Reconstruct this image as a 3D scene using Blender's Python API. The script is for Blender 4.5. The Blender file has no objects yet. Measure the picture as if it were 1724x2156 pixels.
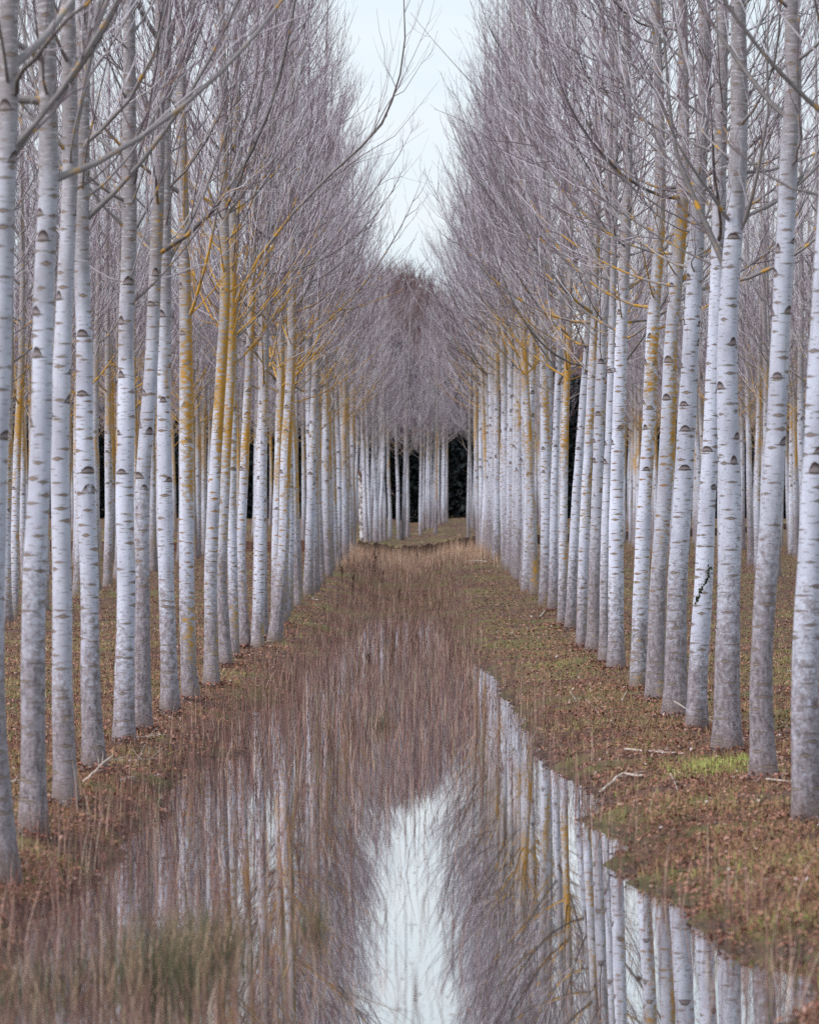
import bpy, math, random
import numpy as np
from mathutils import Vector

SC = bpy.context.scene
COL = SC.collection
F, CX, CY = 9000.0, 884.0, 1082.0          # focal length and vanishing point measured on the photograph (1724 x 2156)
CAM_Z, BANK = 1.88, 0.10
H0 = CAM_Z - BANK
R = math.radians

# ------------------------------------------------------------------ helpers
TONE = np.random.default_rng(99)
def sstep(a, b, x):
    t = np.clip((np.asarray(x, float) - a) / (b - a), 0, 1)
    return t * t * (3 - 2 * t)

def norm(v):
    return v / np.maximum(np.linalg.norm(v, axis=-1, keepdims=True), 1e-9)

def wob(x, y, s, k):
    """smooth 2-D noise out of sines, about -1..1"""
    x = np.asarray(x, float) / s; y = np.asarray(y, float) / s
    return (np.sin(x * 1.7 + 1.3 * np.sin(y * 1.1 + k) + k * 2.1) + np.sin(y * 2.3 + 1.7 * np.sin(x * 0.9 + k * 1.7))
            + np.sin((x + y) * 1.31 + k) * np.sin((x - y) * 1.9 + 2 * k)) / 3.0

def new_mesh(name, V, F4=None, F3=None, mat=None, attrs=None, uv=None, smooth=True):
    me = bpy.data.meshes.new(name)
    V = np.asarray(V, np.float32).reshape(-1, 3)
    n4 = 0 if F4 is None else len(F4); n3 = 0 if F3 is None else len(F3)
    me.vertices.add(len(V)); me.vertices.foreach_set('co', V.ravel())
    loops = np.concatenate([np.asarray(a, np.int32).ravel() for a in (F4, F3) if a is not None and len(a)])
    me.loops.add(len(loops)); me.loops.foreach_set('vertex_index', loops)
    me.polygons.add(n4 + n3)
    st = np.concatenate([np.arange(n4) * 4, n4 * 4 + np.arange(n3) * 3]).astype(np.int32)
    me.polygons.foreach_set('loop_start', st)
    me.polygons.foreach_set('use_smooth', np.full(n4 + n3, smooth))
    for k, a in (attrs or {}).items():
        at = me.attributes.new(k, 'FLOAT', 'POINT'); at.data.foreach_set('value', np.asarray(a, np.float32).ravel())
    if uv is not None:
        l = me.uv_layers.new(name='UVMap'); l.data.foreach_set('uv', np.asarray(uv, np.float32)[loops].ravel())
    me.update(calc_edges=True); me.validate()
    if mat: me.materials.append(mat)
    return me

def obj(name, me, parent=None, label=None, cat=None, group=None, kind=None):
    o = bpy.data.objects.new(name, me); COL.objects.link(o)
    if parent: o.parent = parent
    tag(o, label, cat, group, kind)
    return o

def tag(o, label=None, cat=None, group=None, kind=None):
    for k, v in (('label', label), ('category', cat), ('group', group), ('kind', kind)):
        if v: o[k] = v

def tubes(P, Rd, S):
    """N polylines of K points -> tube vertices, quads and the per-vertex radius"""
    N, K, _ = P.shape
    T = norm(np.gradient(P, axis=1))
    ref = np.where(np.abs(T[:, :1, 2:3]) > 0.9, np.array([1.0, 0.2, 0]), np.array([0, 0.1, 1.0]))
    ref = np.broadcast_to(ref, T.shape)
    U = norm(np.cross(T, ref)); W = np.cross(T, U)
    a = np.arange(S) * 2 * math.pi / S
    V = P[:, :, None] + Rd[:, :, None, None] * (U[:, :, None] * np.cos(a)[:, None] + W[:, :, None] * np.sin(a)[:, None])
    i = np.arange(N)[:, None, None] * K * S; k = np.arange(K - 1)[None, :, None] * S; s = np.arange(S)[None, None]
    s2 = (s + 1) % S
    Q = np.stack(np.broadcast_arrays(i + k + s, i + k + s2, i + k + S + s2, i + k + S + s), -1).reshape(-1, 4)
    rad = np.repeat(Rd.reshape(-1), S)
    rad = np.stack([rad, np.repeat(TONE.uniform(0, 1, N), K * S)], -1)
    return V.reshape(-1, 3), Q, rad

def merge(parts):
    Vs, Qs, rs = [], [], []; n = 0
    for V, Q, r in parts:
        Vs.append(V); Qs.append(Q + n); rs.append(r); n += len(V)
    return np.concatenate(Vs), np.concatenate(Qs), np.concatenate(rs)

# ------------------------------------------------------------------ terrain
BX = np.array([-300, -60, -6, -2.1, 2.2, 6, 30, 300.0]); BY = np.array([150, 148, 142, 137, 161, 176, 225, 260.0])
def bank_y(x): return np.interp(x, BX, BY)
def rise(y):
    return 0.52 * sstep(55, 125, y) + 0.85 * sstep(160, 235, y) + 0.3 * sstep(240, 330, y)
def water_edges(y):
    xr = np.interp(y, [12, 17, 23, 30, 40, 55], [2.05, 1.75, 1.42, 1.28, 1.2, 0.9])
    xl = np.interp(y, [12, 22, 40, 60], [-2.1, -2.1, -1.88, -1.6])
    xr = xr + .13 * wob(y, y * 0, 1.5, 2.0) * (1 - sstep(14, 17, y) * 0) + .07 * wob(y, y * 0, .5, 1.0)
    return xl, xr
def ground(x, y):
    x = np.asarray(x, float); y = np.asarray(y, float)
    xl, xr = water_edges(y)
    n = wob(x, y, 0.55, 1.0) * 0.5 + wob(x, y, 0.21, 2.3) * 0.35 + wob(x, y, 1.9, 0.4) * 0.5
    d = np.maximum(xl - x, x - xr)                       # >0 on the banks
    ch = sstep(np.where(x < 0, -1.0, -0.75), 0.28, d + np.where(x < 0, 0.45, 0.36) * n)
    h = BANK + rise(y) - 0.235 * (1 - ch) + 0.022 * n * (1 - sstep(60, 120, y) * 0.5)
    h = h + 0.14 * sstep(-0.02, 0.9, y - bank_y(x))
    h = h + 0.05 * sstep(1.2, 2.6, np.abs(x)) * (1 - sstep(2.6, 5, np.abs(x)))
    return h
def gz(x, y): return float(ground(x, y))

def at(px, py, y):
    """photograph pixel at depth y -> point"""
    return Vector(((px - CX) * y / F, y, CAM_Z - (py - CY) * y / F))
def on_ground(px, py):
    y = 20.0
    for _ in range(60):
        g = gz((px - CX) * y / F, y)
        y += 0.6 * ((CAM_Z - g) * F / (py - CY) - y)
    return y

# ------------------------------------------------------------------ node helpers
class G:
    def __init__(self, name):
        self.m = bpy.data.materials.new(name); self.m.use_nodes = True
        self.t = self.m.node_tree; self.t.nodes.clear()
        self.out = self.t.nodes.new('ShaderNodeOutputMaterial')
    def n(self, t, **kw):
        nd = self.t.nodes.new(t)
        for k, v in kw.items(): setattr(nd, k, v)
        return nd
    def link(self, a, b): self.t.links.new(a, b)
    def put(self, s, v):
        if isinstance(v, bpy.types.NodeSocket): self.link(v, s)
        elif v is not None: s.default_value = v
    def M(self, op, a, b=None, c=None, clamp=False):
        nd = self.n('ShaderNodeMath', operation=op, use_clamp=clamp)
        self.put(nd.inputs[0], a); self.put(nd.inputs[1], b); self.put(nd.inputs[2], c)
        return nd.outputs[0]
    def ss(self, a, b, x):
        nd = self.n('ShaderNodeMapRange', interpolation_type='SMOOTHSTEP')
        self.put(nd.inputs[0], x); self.put(nd.inputs[1], a); self.put(nd.inputs[2], b)
        return nd.outputs[0]
    def lin(self, x, a, b, c, d):
        nd = self.n('ShaderNodeMapRange'); 
        for s, v in zip(nd.inputs, (x, a, b, c, d)): self.put(s, v)
        return nd.outputs[0]
    def xyz(self, x, y, z):
        nd = self.n('ShaderNodeCombineXYZ')
        for s, v in zip(nd.inputs, (x, y, z)): self.put(s, v)
        return nd.outputs[0]
    def sep(self, v):
        nd = self.n('ShaderNodeSeparateXYZ'); self.link(v, nd.inputs[0]); return nd.outputs
    def mix(self, f, a, b):
        nd = self.n('ShaderNodeMix', data_type='RGBA')
        self.put(nd.inputs[0], f)
        for s, v in ((nd.inputs[6], a), (nd.inputs[7], b)):
            self.put(s, v if isinstance(v, bpy.types.NodeSocket) else (*v, 1))
        return nd.outputs[2]
    def noise(self, vec, scale=1, detail=3, rough=0.55, dim='3D'):
        nd = self.n('ShaderNodeTexNoise', noise_dimensions=dim)
        if vec is not None: self.link(vec, nd.inputs['Vector'])
        nd.inputs['Scale'].default_value = scale; nd.inputs['Detail'].default_value = detail
        nd.inputs['Roughness'].default_value = rough
        return nd.outputs[0]
    def attr(self, name, typ='GEOMETRY'):
        nd = self.n('ShaderNodeAttribute', attribute_type=typ, attribute_name=name); return nd.outputs['Fac']
    def bsdf(self, col, rough=0.8, bump=None, strength=0.3, dist=0.01, spec=0.3, **kw):
        b = self.n('ShaderNodeBsdfPrincipled')
        self.put(b.inputs['Base Color'], col if isinstance(col, bpy.types.NodeSocket) else (*col, 1))
        self.put(b.inputs['Roughness'], rough); b.inputs['Specular IOR Level'].default_value = spec
        if bump is not None:
            bp = self.n('ShaderNodeBump'); bp.inputs['Strength'].default_value = strength
            bp.inputs['Distance'].default_value = dist
            self.link(bump, bp.inputs['Height']); self.link(bp.outputs[0], b.inputs['Normal'])
        self.link(b.outputs[0], self.out.inputs['Surface'])
        return b

# ------------------------------------------------------------------ materials
def bark_material():
    g = G('poplar_bark')
    uv = g.sep(g.n('ShaderNodeUVMap', uv_map='UVMap').outputs[0])
    rnd = g.n('ShaderNodeObjectInfo').outputs['Random']
    lich = g.attr('lichen', 'OBJECT'); dark = g.attr('dark', 'OBJECT')
    u0, h = uv[0], uv[1]
    u = g.M('ADD', u0, g.M('MULTIPLY', rnd, 13.7)); v = g.M('ADD', h, g.M('MULTIPLY', rnd, 57.3))
    P = g.xyz(u, v, 0.0)
    fine = g.noise(g.xyz(g.M('MULTIPLY', u, 60), g.M('MULTIPLY', v, 90), 0), 1, 4, 0.65)
    rag = g.M('SUBTRACT', fine, 0.5)
    low = g.noise(g.xyz(g.M('MULTIPLY', u, 5), g.M('MULTIPLY', v, 2.2), 1.0), 1, 4, 0.6)
    band = g.noise(g.xyz(g.M('MULTIPLY', u, 9), g.M('MULTIPLY', v, 55), 3.0), 1, 3, 0.6)
    mid = g.noise(g.xyz(g.M('MULTIPLY', u, 22), g.M('MULTIPLY', v, 26), 5.0), 1, 4, 0.65)

    def cell(cu, cv, off):
        vec = g.xyz(g.M('ADD', g.M('MULTIPLY', u, 1 / cu), off), g.M('ADD', g.M('MULTIPLY', v, 1 / cv), off * 1.7), 0)
        vo = g.n('ShaderNodeTexVoronoi', voronoi_dimensions='2D'); g.link(vec, vo.inputs['Vector'])
        vo.inputs['Scale'].default_value = 1.0; vo.inputs['Randomness'].default_value = 0.85
        d = g.n('ShaderNodeVectorMath', operation='SUBTRACT'); g.link(vec, d.inputs[0]); g.link(vo.outputs['Position'], d.inputs[1])
        ds = g.sep(d.outputs[0]); c = g.sep(vo.outputs['Color'])
        return g.M('MULTIPLY', ds[0], cu), g.M('MULTIPLY', ds[1], cv), c
    def lens(cu, cv, off, w0, w1, h0, h1, ragk, keep):
        dx, dy, c = cell(cu, cv, off)
        dy = g.M('ADD', dy, g.M('MULTIPLY', rag, ragk))
        w = g.lin(c[0], 0, 1, w0, w1); hh = g.lin(c[1], 0, 1, h0, h1)
        q = g.M('SUBTRACT', 1.0, g.M('POWER', g.M('ABSOLUTE', g.M('DIVIDE', dx, w)), 1.3))
        qq = g.M('POWER', g.M('MAXIMUM', q, 0.0001), 1.6)
        e = g.M('DIVIDE', g.M('ABSOLUTE', dy), g.M('ADD', g.M('MULTIPLY', hh, qq), 0.0015))
        on = g.M('MULTIPLY', g.M('GREATER_THAN', q, 0.0), g.M('LESS_THAN', c[2], keep))
        return g.M('MULTIPLY', g.M('SUBTRACT', 1.0, g.ss(0.75, 1.25, e)), on), e
    l1, e1 = lens(0.15, 0.095, 3.1, 0.035, 0.072, 0.003, 0.0135, 0.010, 0.85)
    l2, e2 = lens(0.075, 0.032, 9.7, 0.008, 0.032, 0.0006, 0.0030, 0.004, 0.5)
    # pruning scars: half-moon brows between two and four metres up
    dx, dy, c = cell(0.22, 0.30, 21.3)
    dy = g.M('ADD', dy, g.M('MULTIPLY', rag, 0.012))
    w = g.lin(c[0], 0, 1, 0.036, 0.068); hh = g.lin(c[1], 0, 1, 0.034, 0.062)
    q = g.M('SUBTRACT', 1.0, g.M('POWER', g.M('ABSOLUTE', g.M('DIVIDE', dx, w)), 2.4))
    top = g.M('MULTIPLY', hh, q)
    eh = g.M('DIVIDE', dy, g.M('MAXIMUM', top, 0.002))
    inside = g.M('MULTIPLY', g.M('MULTIPLY', g.M('GREATER_THAN', q, 0.0), g.ss(-0.12, 0.0, eh)), g.M('SUBTRACT', 1.0, g.ss(0.95, 1.12, eh)))
    hw = g.M('ADD', h, g.M('MULTIPLY', low, 0.8))
    win = g.M('MULTIPLY', g.ss(2.1, 2.5, hw), g.M('SUBTRACT', 1.0, g.ss(4.2, 4.7, hw)))
    on = g.M('MULTIPLY', g.M('LESS_THAN', c[2], 0.68), g.ss(0.4, 0.6, win))
    eye = g.M('MULTIPLY', inside, on)
    qb = g.M('SUBTRACT', 1.0, g.M('POWER', g.M('ABSOLUTE', g.M('DIVIDE', dx, g.M('MULTIPLY', w, 1.7))), 1.3))
    brow = g.M('MULTIPLY', g.M('MULTIPLY', g.M('GREATER_THAN', qb, 0), g.M('LESS_THAN', g.M('ABSOLUTE', dy), g.M('MULTIPLY', qb, 0.008))), on)
    eye_dark = g.M('MULTIPLY', eye, g.ss(0.35, 0.85, g.M('ADD', eh, g.M('MULTIPLY', rag, 0.5))))

    white = g.mix(g.ss(0.38, 0.72, low), (0.57, 0.595, 0.70), (0.41, 0.415, 0.50))
    white = g.mix(g.M('MULTIPLY', g.ss(0.52, 0.72, band), 0.4), white, (0.34, 0.32, 0.35))
    white = g.mix(g.M('MULTIPLY', g.ss(0.56, 0.70, mid), 0.35), white, (0.30, 0.27, 0.285))
    tint = g.mix(rnd, (0.88, 0.87, 0.88), (1.08, 1.08, 1.10))
    mm = g.n('ShaderNodeMix', data_type='RGBA', blend_type='MULTIPLY'); mm.inputs[0].default_value = 1.0
    g.link(white, mm.inputs[6]); g.link(tint, mm.inputs[7]); white = mm.outputs[2]
    stn = g.noise(g.xyz(g.M('MULTIPLY', u, 26), g.M('MULTIPLY', v, 1.6), 15.0), 1, 4, 0.6)
    white = g.mix(g.M('MULTIPLY', g.ss(0.56, 0.72, stn), 0.45), white, (0.31, 0.28, 0.29))
    # rough grey foot
    hb = g.M('ADD', h, g.M('MULTIPLY', g.M('SUBTRACT', low, 0.5), 2.2))
    hb = g.M('ADD', hb, g.M('MULTIPLY', g.M('SUBTRACT', rnd, 0.5), 0.9))
    foot = g.M('SUBTRACT', 1.0, g.lin(hb, -0.1, 2.1, 0.0, 1.0))
    spk = g.ss(0.40, 0.60, g.M('ADD', g.M('MULTIPLY', g.M('ADD', mid, fine), 0.5), g.M('MULTIPLY', g.M('SUBTRACT', foot, 0.5), 0.42)))
    fur = g.noise(g.xyz(g.M('MULTIPLY', u, 38), g.M('MULTIPLY', v, 13), 19.0), 1, 4, 0.65)
    grey = g.mix(g.ss(0.34, 0.66, g.M('MULTIPLY', g.M('ADD', fine, fur), 0.5)), (0.075, 0.058, 0.062), (0.38, 0.335, 0.375))
    col = g.mix(g.M('MULTIPLY', spk, g.ss(0.0, 0.35, foot)), white, grey)
    col = g.mix(g.M('MULTIPLY', g.M('SUBTRACT', 1.0, g.ss(0.02, 0.22, g.M('ADD', h, g.M('MULTIPLY', rag, 0.3)))), 0.7), col, (0.13, 0.085, 0.07))
    # smooth grey-brown young bark above
    hu = g.M('ADD', g.M('ADD', h, g.M('MULTIPLY', g.M('SUBTRACT', low, 0.5), 1.6)), g.M('MULTIPLY', g.M('SUBTRACT', band, 0.5), 1.3))
    up = g.ss(3.1, 4.6, g.M('ADD', hu, g.attr('grey', 'OBJECT')))
    young = g.mix(g.ss(0.52, 0.66, band), (0.22, 0.195, 0.20), (0.46, 0.44, 0.47))
    young = g.mix(g.M('MULTIPLY', g.ss(0.6, 0.7, mid), 0.6), young, (0.20, 0.165, 0.15))
    col = g.mix(g.M('MULTIPLY', up, 0.9), col, young)
    col = g.mix(g.M('MULTIPLY', dark, 0.45), col, (0.30, 0.27, 0.29))
    # marks
    lc = g.mix(g.ss(0.35, 0.8, g.M('ADD', e1, rag)), (0.24, 0.19, 0.165), (0.075, 0.055, 0.048))
    lc = g.mix(g.M('MULTIPLY', lich, g.ss(0.7, 2.4, hw)), lc, (0.34, 0.17, 0.03))
    col = g.mix(g.M('MULTIPLY', l1, 0.95), col, lc)
    col = g.mix(g.M('MULTIPLY', l2, 0.72), col, (0.17, 0.13, 0.115))
    col = g.mix(eye, col, g.mix(fine, (0.13, 0.10, 0.10), (0.36, 0.32, 0.35)))
    col = g.mix(eye_dark, col, (0.05, 0.033, 0.03))
    col = g.mix(brow, col, (0.11, 0.085, 0.075))
    # orange lichen
    ln = g.noise(g.xyz(g.M('MULTIPLY', u, 13), g.M('MULTIPLY', v, 30), 8.0), 1, 5, 0.7)
    big = g.noise(g.xyz(g.M('MULTIPLY', u, 4), g.M('MULTIPLY', v, 1.1), 11.0), 1, 2, 0.5)
    lw = g.M('MULTIPLY', g.ss(1.0, 3.2, h), g.M('SUBTRACT', 1.0, g.ss(3.4, 6.2, h)))
    amt = g.M('ADD', g.M('MULTIPLY', g.M('MULTIPLY', lich, lw), 0.20), g.M('MULTIPLY', g.M('SUBTRACT', big, 0.58), 0.60))
    nx = g.sep(g.n('ShaderNodeNewGeometry').outputs['Normal'])[0]
    amt = g.M('ADD', amt, g.M('MULTIPLY', nx, 0.085))
    lraw = g.M('ADD', ln, g.M('SUBTRACT', amt, g.M('MULTIPLY', g.M('SUBTRACT', 1.0, lich), 0.08)))
    col = g.mix(g.M('MULTIPLY', g.M('MULTIPLY', g.ss(0.50, 0.60, lraw), 0.6), g.ss(0.02, 0.3, lich)), col, (0.30, 0.23, 0.13))
    lm = g.ss(0.60, 0.68, g.M('ADD', ln, g.M('SUBTRACT', amt, g.M('MULTIPLY', g.M('SUBTRACT', 1.0, lich), 0.08))))
    lm = g.M('MULTIPLY', lm, g.ss(0.02, 0.2, lich))
    col = g.mix(g.M('MULTIPLY', lm, 0.92), col, g.mix(mid, (0.34, 0.15, 0.012), (0.58, 0.31, 0.03)))
    hgt = g.M('SUBTRACT', g.M('ADD', g.M('MULTIPLY', mid, g.M('ADD', g.M('MULTIPLY', foot, 2.0), 0.25)), g.M('MULTIPLY', fine, g.M('ADD', g.M('MULTIPLY', foot, 0.5), 0.1))),
              g.M('MULTIPLY', g.M('ADD', l1, eye_dark), 0.4))
    g.bsdf(col, 0.75, hgt, 0.4, 0.006, 0.25)
    return g.m

def twig_material():
    g = G('poplar_twigs')
    rad = g.attr('rad'); lich = g.attr('lichen', 'OBJECT')
    ob = g.n('ShaderNodeTexCoord').outputs['Object']; z = g.sep(ob)[2]
    n = g.noise(ob, 9, 4, 0.7); n2 = g.noise(ob, 1.3, 2, 0.5)
    thin = g.mix(g.ss(0.35, 0.65, n2), (0.125, 0.070, 0.095), (0.21, 0.155, 0.195))
    tone = g.attr('tone')
    thin = g.mix(g.M('MULTIPLY', g.ss(0.38, 0.85, tone), 0.9), thin, (0.70, 0.66, 0.74))
    thick = g.mix(g.M('ADD', g.M('MULTIPLY', n, 0.5), g.M('MULTIPLY', tone, 0.5)), (0.045, 0.034, 0.03), (0.37, 0.345, 0.36))
    col = g.mix(g.ss(0.0028, 0.008, rad), thin, thick)
    low = g.M('SUBTRACT', 1.0, g.ss(3.6, 6.4, z))
    lm = g.ss(0.50, 0.62, g.M('ADD', n, g.M('SUBTRACT', g.M('MULTIPLY', g.M('MULTIPLY', g.M('ADD', lich, 0.35), low), 0.22), 0.14)))
    col = g.mix(g.M('MULTIPLY', lm, g.ss(0.0022, 0.005, rad)), col, g.mix(n2, (0.40, 0.19, 0.015), (0.58, 0.34, 0.05)))
    g.bsdf(col, 0.7, spec=0.3)
    return g.m

def ground_material():
    g = G('forest_floor')
    geo = g.n('ShaderNodeNewGeometry').outputs['Position']
    a = g.noise(geo, 1.1, 4, 0.6); b = g.noise(geo, 14, 4, 0.7); c = g.noise(geo, 55, 3, 0.7)
    big = g.noise(geo, 0.16, 3, 0.6)
    soil = g.mix(g.ss(0.35, 0.7, b), (0.05, 0.028, 0.024), (0.20, 0.105, 0.08))
    soil = g.mix(g.ss(0.58, 0.72, c), soil, (0.33, 0.24, 0.20))
    green = g.mix(b, (0.075, 0.085, 0.028), (0.20, 0.18, 0.07))
    col = g.mix(g.M('MULTIPLY', g.ss(0.46, 0.62, g.M('ADD', a, g.M('MULTIPLY', g.M('SUBTRACT', big, 0.5), 0.6))), 0.8), soil, green)
    z = g.sep(geo)[2]
    wet = g.M('SUBTRACT', 1.0, g.ss(-0.02, 0.06, g.M('ADD', z, g.M('MULTIPLY', g.M('SUBTRACT', b, 0.5), 0.05))))
    col = g.mix(g.M('MULTIPLY', wet, 0.65), col, (0.045, 0.035, 0.032))
    g.bsdf(col, 0.9, g.M('ADD', b, c), 0.6, 0.03, 0.2)
    return g.m

def blade_material(name, stops, rough=0.7):
    g = G(name)
    r = g.n('ShaderNodeValToRGB'); g.link(g.attr('tone'), r.inputs[0])
    e = r.color_ramp.elements
    while len(e) < len(stops): e.new(0.5)
    for el, (p, c) in zip(e, stops): el.position = p; el.color = (*c, 1)
    g.bsdf(r.outputs[0], rough, spec=0.25)
    return g.m

def water_material():
    g = G('flood_water')
    geo = g.n('ShaderNodeNewGeometry').outputs['Position']
    p = g.sep(geo)
    n = g.noise(g.xyz(g.M('MULTIPLY', p[0], 2.2), g.M('MULTIPLY', p[1], 0.8), 0.0), 1, 3, 0.55)
    b = g.bsdf((0.045, 0.038, 0.036), 0.015, n, 0.05, 0.01, 0.5)
    b.inputs['IOR'].default_value = 2.0; b.inputs['Coat Weight'].default_value = 1.0; b.inputs['Coat IOR'].default_value = 1.8; b.inputs['Coat Roughness'].default_value = 0.01
    return g.m

def plain(name, c1, c2, scale=20, rough=0.85, bump=0.4):
    g = G(name); ob = g.n('ShaderNodeTexCoord').outputs['Object']
    n = g.noise(ob, scale, 4, 0.65)
    g.bsdf(g.mix(g.ss(0.3, 0.7, n), c1, c2), rough, n, bump, 0.02, 0.2)
    return g.m

BARK, TWIG = bark_material(), twig_material()
SOIL = ground_material()
WATER = water_material()
SEDGE = blade_material('dead_sedge', [(0, (0.05, 0.022, 0.02)), (0.4, (0.17, 0.08, 0.068)), (0.7, (0.34, 0.20, 0.17)), (0.92, (0.56, 0.43, 0.35)), (1, (0.20, 0.20, 0.10))])
STRAW = blade_material('straw_grass', [(0, (0.30, 0.16, 0.11)), (0.6, (0.50, 0.32, 0.225)), (1, (0.70, 0.53, 0.39))])
GREEN = blade_material('short_grass', [(0, (0.15, 0.07, 0.05)), (0.4, (0.34, 0.18, 0.11)), (0.66, (0.42, 0.29, 0.16)), (0.8, (0.17, 0.19, 0.06)), (1, (0.33, 0.35, 0.10))])
BRIGHT = blade_material('fresh_grass', [(0, (0.26, 0.28, 0.09)), (0.6, (0.38, 0.44, 0.11)), (1, (0.55, 0.56, 0.2))])
RUSH = blade_material('green_rush', [(0, (0.05, 0.06, 0.04)), (0.45, (0.11, 0.12, 0.065)), (0.6, (0.26, 0.17, 0.11)), (1, (0.42, 0.29, 0.20))])
LEAF = blade_material('fallen_leaves', [(0, (0.05, 0.025, 0.022)), (0.35, (0.23, 0.088, 0.06)), (0.7, (0.40, 0.20, 0.145)), (0.93, (0.42, 0.29, 0.255)), (1, (0.52, 0.44, 0.45))], 0.6)
STICK = plain('bleached_stick', (0.36, 0.30, 0.27), (0.66, 0.58, 0.53), 40)
EARTH = plain('dark_earth', (0.035, 0.018, 0.014), (0.15, 0.075, 0.055), 14, 0.95, 0.8)
MOSS = plain('moss_lip', (0.13, 0.12, 0.035), (0.30, 0.27, 0.08), 8, 0.95, 0.6)
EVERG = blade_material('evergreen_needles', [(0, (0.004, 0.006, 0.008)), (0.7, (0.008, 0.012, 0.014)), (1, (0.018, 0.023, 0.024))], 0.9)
HILLM = plain('hill_soil', (0.10, 0.075, 0.08), (0.2, 0.15, 0.155), 0.3)
WEED = plain('dry_weed', (0.06, 0.035, 0.028), (0.16, 0.10, 0.08), 30)
SNAG = plain('peeling_dead_wood', (0.09, 0.06, 0.05), (0.72, 0.70, 0.74), 7, 0.85, 0.8)
HILLW = blade_material('hill_twigs', [(0, (0.11, 0.065, 0.065)), (0.7, (0.21, 0.145, 0.15)), (1, (0.30, 0.235, 0.245))])
CLOD = plain('wet_clod', (0.02, 0.016, 0.014), (0.07, 0.05, 0.04), 25)

# ------------------------------------------------------------------ trees
def axis_fn(pts):
    """pts: list of (height, x, y) -> function h -> xyz (numpy)"""
    a = np.array(pts, float)
    def f(h):
        h = np.asarray(h, float)
        return np.stack([np.interp(h, a[:, 0], a[:, 1]), np.interp(h, a[:, 0], a[:, 2]), h], -1)
    # smooth the polyline with a fine resample
    hs = np.linspace(0, a[-1, 0], 160); p = f(hs)
    for _ in range(10):
        p[1:-1, :2] = (p[:-2, :2] + 2 * p[1:-1, :2] + p[2:, :2]) / 4
    def fs(h):
        h = np.asarray(h, float)
        return np.stack([np.interp(h, hs, p[:, 0]), np.interp(h, hs, p[:, 1]), h], -1)
    return fs

def trunk_radius(h, r0, H):
    h = np.asarray(h, float)
    return r0 * np.clip((H - h) / (H - 1.0), 0.03, 1.2) ** 0.72

def trunk_mesh(rng, f, r0, H, S=24, K=150):
    hs = np.concatenate([np.linspace(-0.35, 1.0, int(K * .3)), np.linspace(1.0, H, int(K * .7) + 1)[1:]])
    c = f(np.maximum(hs, 0)); c[:, 2] = hs
    a = np.arange(S + 1) * 2 * math.pi / S + math.pi / 2        # seam on the far side (+y)
    r = trunk_radius(hs, r0, H)[:, None] * np.ones(S + 1)
    k1, k2, k3 = rng.uniform(0, 6.28, 3)
    flare = np.exp(-np.maximum(hs, 0) / 0.20)[:, None]
    r = r * (1 + flare * (0.34 + 0.13 * np.cos(3 * a + k1) + 0.06 * np.cos(5 * a + k2)))
    r = r * (1 + 0.025 * np.sin(hs[:, None] * 3.1 + 2 * a + k3) + 0.018 * np.sin(hs[:, None] * 9 + k2 + np.sin(a)))
    V = np.stack([c[:, None, 0] + r * np.cos(a), c[:, None, 1] + r * np.sin(a), np.broadcast_to(hs[:, None], r.shape)], -1)
    n = len(hs); W = S + 1
    i = np.arange(n - 1)[:, None] * W; s = np.arange(S)[None]
    Q = np.stack(np.broadcast_arrays(i + s, i + s + 1, i + W + s + 1, i + W + s), -1).reshape(-1, 4)
    uv = np.stack([np.broadcast_to((a - math.pi / 2) * r0, r.shape), np.broadcast_to(hs[:, None], r.shape)], -1).reshape(-1, 2)
    return new_mesh('trunk', V, Q, None, BARK, None, uv)

def perp(T, rng):
    v = rng.normal(size=T.shape); v = v - (v * T).sum(-1, keepdims=True) * T
    return norm(v)

def grow(rng, P, Rp, n, s_lo, s_hi, ang, length, K, bend, rbase, rtip):
    """n side shoots on every polyline of P (N,K0,3): arrays of their polylines and radii"""
    N, K0, _ = P.shape
    idx = np.repeat(np.arange(N), n) if np.isscalar(n) else np.repeat(np.arange(N), n)
    m = len(idx)
    s = rng.uniform(s_lo, s_hi, m) * (K0 - 1)
    k = np.minimum(s.astype(int), K0 - 2); fr = (s - k)[:, None]
    p = P[idx, k] * (1 - fr) + P[idx, k + 1] * fr
    T = norm(P[idx, k + 1] - P[idx, k])
    al = rng.uniform(*ang, m)[:, None]
    d = T * np.cos(al) + perp(T, rng) * np.sin(al)
    L = length(idx, s / (K0 - 1), m)
    up = np.array([0, 0, 1.0])
    t = np.linspace(0, 1, K)
    bd = (bend * rng.uniform(0.5, 1.3, m))[:, None]
    d2 = norm(T * 0.5 + up)                                      # ends run up along the parent
    pts = p[:, None] + L[:, None, None] * (d[:, None] * t[None, :, None] * 1 + (d2 * bd)[:, None] * (t ** 2)[None, :, None] - d[:, None] * bd[:, None] * 0.5 * (t ** 2)[None, :, None])
    pts[:, 1:] += rng.normal(size=(m, K - 1, 3)) * (L * 0.018)[:, None, None]
    r0 = np.minimum(rbase(L), Rp[idx, k] * 0.8 + 0.0002)
    rad = r0[:, None] * (1 - t)[None] + rtip * t[None]
    return pts, rad, idx, L

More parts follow.
